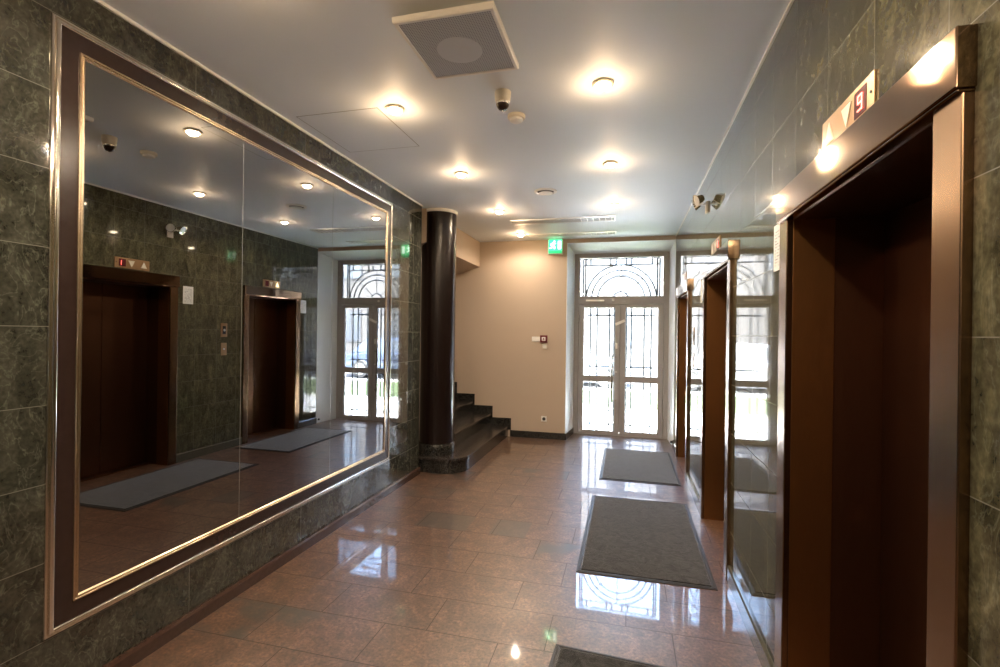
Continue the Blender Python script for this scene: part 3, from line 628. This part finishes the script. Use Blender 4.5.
# ------------------------------------------------------------------ ceiling fittings
def downlight(x, y, label):
    d = thing('ceiling_spotlight', (x, y, ZC), label, 'ceiling light', 'recessed spotlights in the lobby ceiling')
    MB().lathe([(0.036, 0.0), (0.050, -0.002), (0.056, -0.006), (0.055, -0.011), (0.046, -0.016), (0.036, -0.012)], (x, y, ZC), n=32).build('trim_ring', M['plastic'], d, smooth=True)
    MB().lathe([(0.037, -0.004), (0.038, -0.014), (0.034, -0.024), (0.024, -0.032), (0.010, -0.036), (0.0, -0.0365)], (x, y, ZC), n=24).build('bulb', M['bulb'], d, smooth=True)
    return d
def lamp_light(x, y):
    l = bpy.data.lights.new('spotlight_beam', 'SPOT'); o = bpy.data.objects.new('spotlight_beam', l); COL.objects.link(o)
    l.energy = LAMP_W; l.color = BEAM_COL; l.spot_size = math.radians(168); l.spot_blend = 0.45; l.shadow_soft_size = 0.035
    o.location = (x, y, ZC-0.05); l.cycles.use_multiple_importance_sampling = False
    g = bpy.data.lights.new('spotlight_glow', 'POINT'); o = bpy.data.objects.new('spotlight_glow', g); COL.objects.link(o)
    g.energy = GLOW_W; g.color = LAMP_COL; g.shadow_soft_size = 0.03; g.cycles.use_multiple_importance_sampling = False; o.location = (x, y, ZC-0.135)
LL = [(ROWL, 2.712, 'recessed ceiling spotlight beside the access hatch'), (ROWL, 3.945, 'second recessed spotlight of the left row, beyond the hatch'),
      (ROWL, 5.236, 'third recessed spotlight of the left row, before the first air slot'), (-1.41, 6.52, 'last recessed spotlight of the left row, near the exit sign'),
      (ROWR, 2.69, 'largest recessed spotlight, right of the conical ceiling camera'), (ROWR, 3.96, 'second recessed spotlight of the right row'),
      (ROWR, 5.21, 'recessed spotlight of the right row near the first air slot')]
proto = None
for x, y, lb in LL:
    if proto is None: proto = downlight(x, y, lb)
    else: dup(proto, (x, y, ZC), lb)
    lamp_light(x, y)
for x in (ROWL, ROWR):                      # the same rows go on over and behind the camera
    for y in (1.43, 0.17, -1.1, -2.35):
        dup(proto, (x, y, ZC), 'recessed ceiling spotlight of the %s row behind the camera' % ('left' if x == ROWL else 'right')); lamp_light(x, y)

fx0, fx1, fy0, fy1 = -0.975, -0.530, 1.885, 2.360
fb = thing('ceiling_vent_box', ((fx0+fx1)/2, (fy0+fy1)/2, ZC), 'square white ceiling fan vent with a perforated grey grille', 'ceiling vent')
w = MB().box(fx0+0.05, fx1-0.05, fy0+0.05, fy1-0.05, ZC-0.03, ZC); w.build('neck', M['plastic'], fb)
def hframe(w, x0, x1, y0, y1, prof):
    k = len(prof); vs = []
    for d, z in prof: vs += [(x0+d, y0+d, z), (x1-d, y0+d, z), (x1-d, y1-d, z), (x0+d, y1-d, z)]
    fs = []
    for i in range(k):
        j = (i+1) % k; fs += [(i*4+c, i*4+(c+1) % 4, j*4+(c+1) % 4, j*4+c) for c in range(4)]
    w.add(vs, fs)
w = MB(); hframe(w, fx0, fx1, fy0, fy1, [(0, ZC-0.028), (0.0, ZC-0.048), (0.004, ZC-0.056), (0.016, ZC-0.056), (0.022, ZC-0.050), (0.06, ZC-0.028)])
w.build('vent_frame', M['wplastic'], fb, 0.001)
box('perforated_grille', M['perf'], (fx0+0.014, fx1-0.014, fy0+0.014, fy1-0.014, ZC-0.052, ZC-0.046), fb)
MB().lathe([(0.105, -0.0525), (0.103, -0.0535), (0.0, -0.054)], ((fx0+fx1)/2-0.01, (fy0+fy1)/2+0.02, ZC), n=48).build('round_baffle', M['louvre'], fb)

c1 = thing('ceiling_camera', (-0.69, 2.67, ZC), 'small cream conical ceiling detector with dark glass tip beside the square vent', 'ceiling camera')
MB().lathe([(0.046, 0.0), (0.046, -0.012), (0.044, -0.040), (0.038, -0.062)], (-0.69, 2.67, ZC), n=32).build('housing', M['plastic'], c1, smooth=True)
MB().lathe([(0.036, -0.060), (0.034, -0.078), (0.024, -0.096), (0.010, -0.104), (0.0, -0.105)], (-0.69, 2.67, ZC), n=32).build('dome', M['dark'], c1, smooth=True)
MB().lathe([(0.039, -0.060), (0.037, -0.070), (0.035, -0.070), (0.035, -0.060)], (-0.69, 2.67, ZC), n=32).build('dome_ring', M['chrome'], c1, smooth=True)
c2 = thing('smoke_detector', (-0.68, 2.975, ZC), 'flat cream smoke detector between the conical detector and the round air valve', 'smoke detector')
MB().lathe([(0.055, 0.0), (0.055, -0.014), (0.050, -0.022)], (-0.68, 2.975, ZC), n=32).build('base', M['plastic'], c2, smooth=True)
MB().lathe([(0.043, -0.020), (0.040, -0.034), (0.026, -0.042), (0.0, -0.044)], (-0.68, 2.975, ZC), n=32).build('cover', M['wplastic'], c2, smooth=True)
c3 = thing('air_valve', (-0.76, 4.61, ZC), 'round air valve in the ceiling between the spotlight rows', 'air valve')
MB().lathe([(0.108, 0.0), (0.105, -0.010), (0.088, -0.016), (0.080, -0.008), (0.080, 0.0)], (-0.76, 4.61, ZC), n=40).build('rim', M['wplastic'], c3, smooth=True)
MB().lathe([(0.079, -0.002), (0.079, -0.004)], (-0.76, 4.61, ZC), n=40).build('throat', M['slot'], c3)
MB().lathe([(0.02, -0.004), (0.066, -0.016), (0.066, -0.021), (0.0, -0.026)], (-0.76, 4.61, ZC), n=40).build('disc', M['alu'], c3, smooth=True)
def slot_vent(x0, x1, y, wd, label):
    v = thing('slot_air_vent', ((x0+x1)/2, y, ZC), label, 'air vent', 'slot air vents in the ceiling')
    box('slot_backing', M['slot'], (x0+0.008, x1-0.008, y-wd/2+0.008, y+wd/2-0.008, ZC-0.003, ZC-0.001), v)
    w = MB(); hframe(w, x0, x1, y-wd/2, y+wd/2, [(0, ZC), (0.001, ZC-0.010), (0.012, ZC-0.012), (0.014, ZC-0.002)]); w.build('vent_frame', M['alu'], v)
    k = 6
    for i in range(k):
        yy = y-wd/2+0.012+(wd-0.024)*(i+0.5)/k
        w = MB().prism([(yy-0.011, ZC-0.0085), (yy+0.011, ZC-0.0065), (yy+0.011, ZC-0.009), (yy-0.011, ZC-0.011)], 0, x0+0.012, x1-0.012); w.build('louvre', M['louvre'], v)
    for i in range(6):
        xx = x1-0.40+i*0.07
        MB().box(xx, xx+0.012, y-wd/2+0.01, y+wd/2-0.01, ZC-0.0125, ZC-0.004).build('crossbar', M['wplastic'], v)
slot_vent(-1.365, -0.138, 5.81, 0.21, 'slot air vent across the ceiling, wider and nearer of the two')
slot_vent(-1.34, -0.15, 6.64, 0.16, 'narrower slot air vent farther back, just in front of the exit sign')
hx0, hx1, hy0, hy1 = -2.043, -1.475, 2.680, 3.306
ha = thing('ceiling_hatch', ((hx0+hx1)/2, (hy0+hy1)/2, ZC), 'square flush white access hatch in the ceiling above the mirror', 'hatch')
w = MB(); hframe(w, hx0, hx1, hy0, hy1, [(0, ZC-0.0002), (0.0, ZC-0.0012), (0.005, ZC-0.0012), (0.005, ZC-0.0002)]); w.build('hatch_gap', M['gap'], ha)
box('hatch_panel', M['ceil'], (hx0+0.006, hx1-0.006, hy0+0.006, hy1-0.006, ZC-0.0018, ZC-0.0002), ha)

# ------------------------------------------------------------------ floor mats
def mat(cx, cy, wx, wy, label, rz=0.0):
    m = thing('entrance_mat', (cx, cy, 0), label, 'mat', 'grey mats in front of the elevators')
    m.rotation_euler.z = rz
    MB().box(cx-wx/2, cx+wx/2, cy-wy/2, cy+wy/2, 0.0005, 0.006).build('border', M['rubber'], m, 0.003)
    w = MB()
    w.box(cx-wx/2+0.030, cx+wx/2-0.030, cy-wy/2+0.030, cy+wy/2-0.030, 0.005, 0.011); w.build('pile', M['mat'], m, 0.003)
    w = MB(); hframe(w, cx-wx/2+0.010, cx+wx/2-0.010, cy-wy/2+0.010, cy+wy/2-0.010, [(0, 0.006), (0.001, 0.0085), (0.006, 0.0085), (0.007, 0.006)]); w.build('ridge', M['rubber'], m)
    return m
mat(0.125, 3.891, 0.832, 1.526, 'largest fully visible grey mat, in front of the middle elevator')
mat(0.146, 5.915, 0.812, 1.433, 'pale grey mat nearest the entrance door')
mat(0.057, 1.585, 0.832, 1.526, 'dark mat at the bottom edge, in front of the nearest elevator', -0.06)

# ------------------------------------------------------------------ outside
GZ = -0.12
struct(box('ground_pavement', M['pave'], (-30, 30, YD+0.14, 10.7, GZ-0.3, GZ)), 'pale paving outside the entrance door', 'pavement')
w = MB(); nx, ny = 60, 12; vs = []; fs = []
for j in range(ny+1):
    for i in range(nx+1): vs.append((-30+60*i/nx, 10.7+3.6*j/ny, GZ+0.02+random.random()*0.04))
for j in range(ny):
    for i in range(nx): a = j*(nx+1)+i; fs.append((a, a+1, a+nx+2, a+nx+1))
w.add(vs, fs).box(-30, 30, 10.7, 14.3, GZ-0.3, GZ+0.01); tag(w.build('lawn', M['grass']), 'strip of green lawn outside the door', 'lawn', kind='stuff')
w = MB().box(-30, 30, 10.62, 10.74, GZ-0.1, GZ+0.06).box(-30, 30, 14.25, 14.45, GZ-0.1, GZ+0.08)
struct(w.build('trim_kerb', M['pave']), 'pale kerb stones along the lawn', 'kerb')
struct(box('ground_road', M['road'], (-30, 30, 14.4, 25.0, GZ-0.3, GZ-0.02)), 'grey street beyond the lawn', 'road')
bd = thing('building', (0, 27, GZ), 'grey rendered building across the street, seen through the door', 'building')
w = MB().box(-24, 24, 26, 34, GZ, 9.5); w.box(-24.2, 24.2, 25.8, 26.05, 3.5, 3.75).box(-24.3, 24.3, 25.6, 34, 9.5, 9.9); w.build('wall', M['facade'], bd)
for z in (0.9, 4.6):
    for i in range(15):
        x = -20.4+i*2.9
        f = MB().box(x-0.62, x+0.62, 25.93, 26.0, z, z+1.9).build('window', M['road'], bd)
        w = MB().box(x-0.54, x-0.03, 25.90, 25.96, z+0.08, z+1.82).box(x+0.03, x+0.54, 25.90, 25.96, z+0.08, z+1.82); w.build('pane', M['wglass'], f)
def car(cx, y, paint, label, flip=1):
    c = thing('parked_car', (cx, y, GZ), label, 'car', 'cars parked on the street')
    z0 = GZ-0.02
    def px(t): return cx+flip*t
    low = [(-2.1, 0.28), (-2.15, 0.6), (-2.05, 0.82), (-1.2, 0.92), (0.9, 0.95), (1.9, 0.85), (2.1, 0.6), (2.05, 0.28)]
    w = MB().prism([(px(a), z0+b_) for a, b_ in low], 1, y-0.85, y+0.85)
    cab = [(-1.75, 0.88), (-1.15, 1.40), (0.15, 1.45), (1.05, 0.92)]
    k = len(cab); vs = [(px(a), y-0.78, z0+b_) for a, b_ in cab[:1]]
    inn = lambda b_: 0.82 - (b_-0.88)*0.28
    vs = [(px(a), y-inn(b_), z0+b_) for a, b_ in cab]+[(px(a), y+inn(b_), z0+b_) for a, b_ in cab]
    w.add(vs, [(3, 2, 1, 0), (4, 5, 6, 7)]+[(i, (i+1) % 4, 4+(i+1) % 4, 4+i) for i in range(4)])
    w.build('body', paint, c, 0.06, smooth=True, seg=3)
    for s_ in (-1, 1):
        for poly in ([(-1.50, 0.95), (-1.10, 1.33), (-0.50, 1.36), (-0.50, 0.95)], [(-0.42, 0.95), (-0.42, 1.36), (0.10, 1.38), (0.80, 0.95)]):
            vs = [(px(a), y+s_*(inn(b_)+0.005), z0+b_) for a, b_ in poly]+[(px(a), y+s_*(inn(b_)-0.02), z0+b_) for a, b_ in poly]
            MB().add(vs, [(0, 1, 2, 3), (7, 6, 5, 4)]+[(i, (i+1) % 4, 4+(i+1) % 4, 4+i) for i in range(4)]).build('side_window', M['wglass'], c)
        for a in (-1.3, 1.3):
            wh = MB().lathe([(0.20, -0.10), (0.30, -0.10), (0.32, -0.07), (0.32, 0.07), (0.30, 0.10), (0.20, 0.10)], (px(a), y+s_*0.78, z0+0.32), (0, 1, 0), 28).build('wheel', M['tyre'], c, smooth=True)
            MB().lathe([(0.20, -0.105), (0.05, -0.115), (0.05, 0.115), (0.20, 0.105)], (px(a), y+s_*0.78, z0+0.32), (0, 1, 0), 24).build('hubcap', M['alu'], wh, smooth=True)
car(-1.9, 16.4, M['carA'], 'silver parked car seen through the left door leaf')
car(3.6, 16.5, M['carB'], 'dark blue parked car seen through the right door leaf', -1)
car(-8.5, 16.4, M['carB'], 'dark blue parked car far left of the entrance', 1)
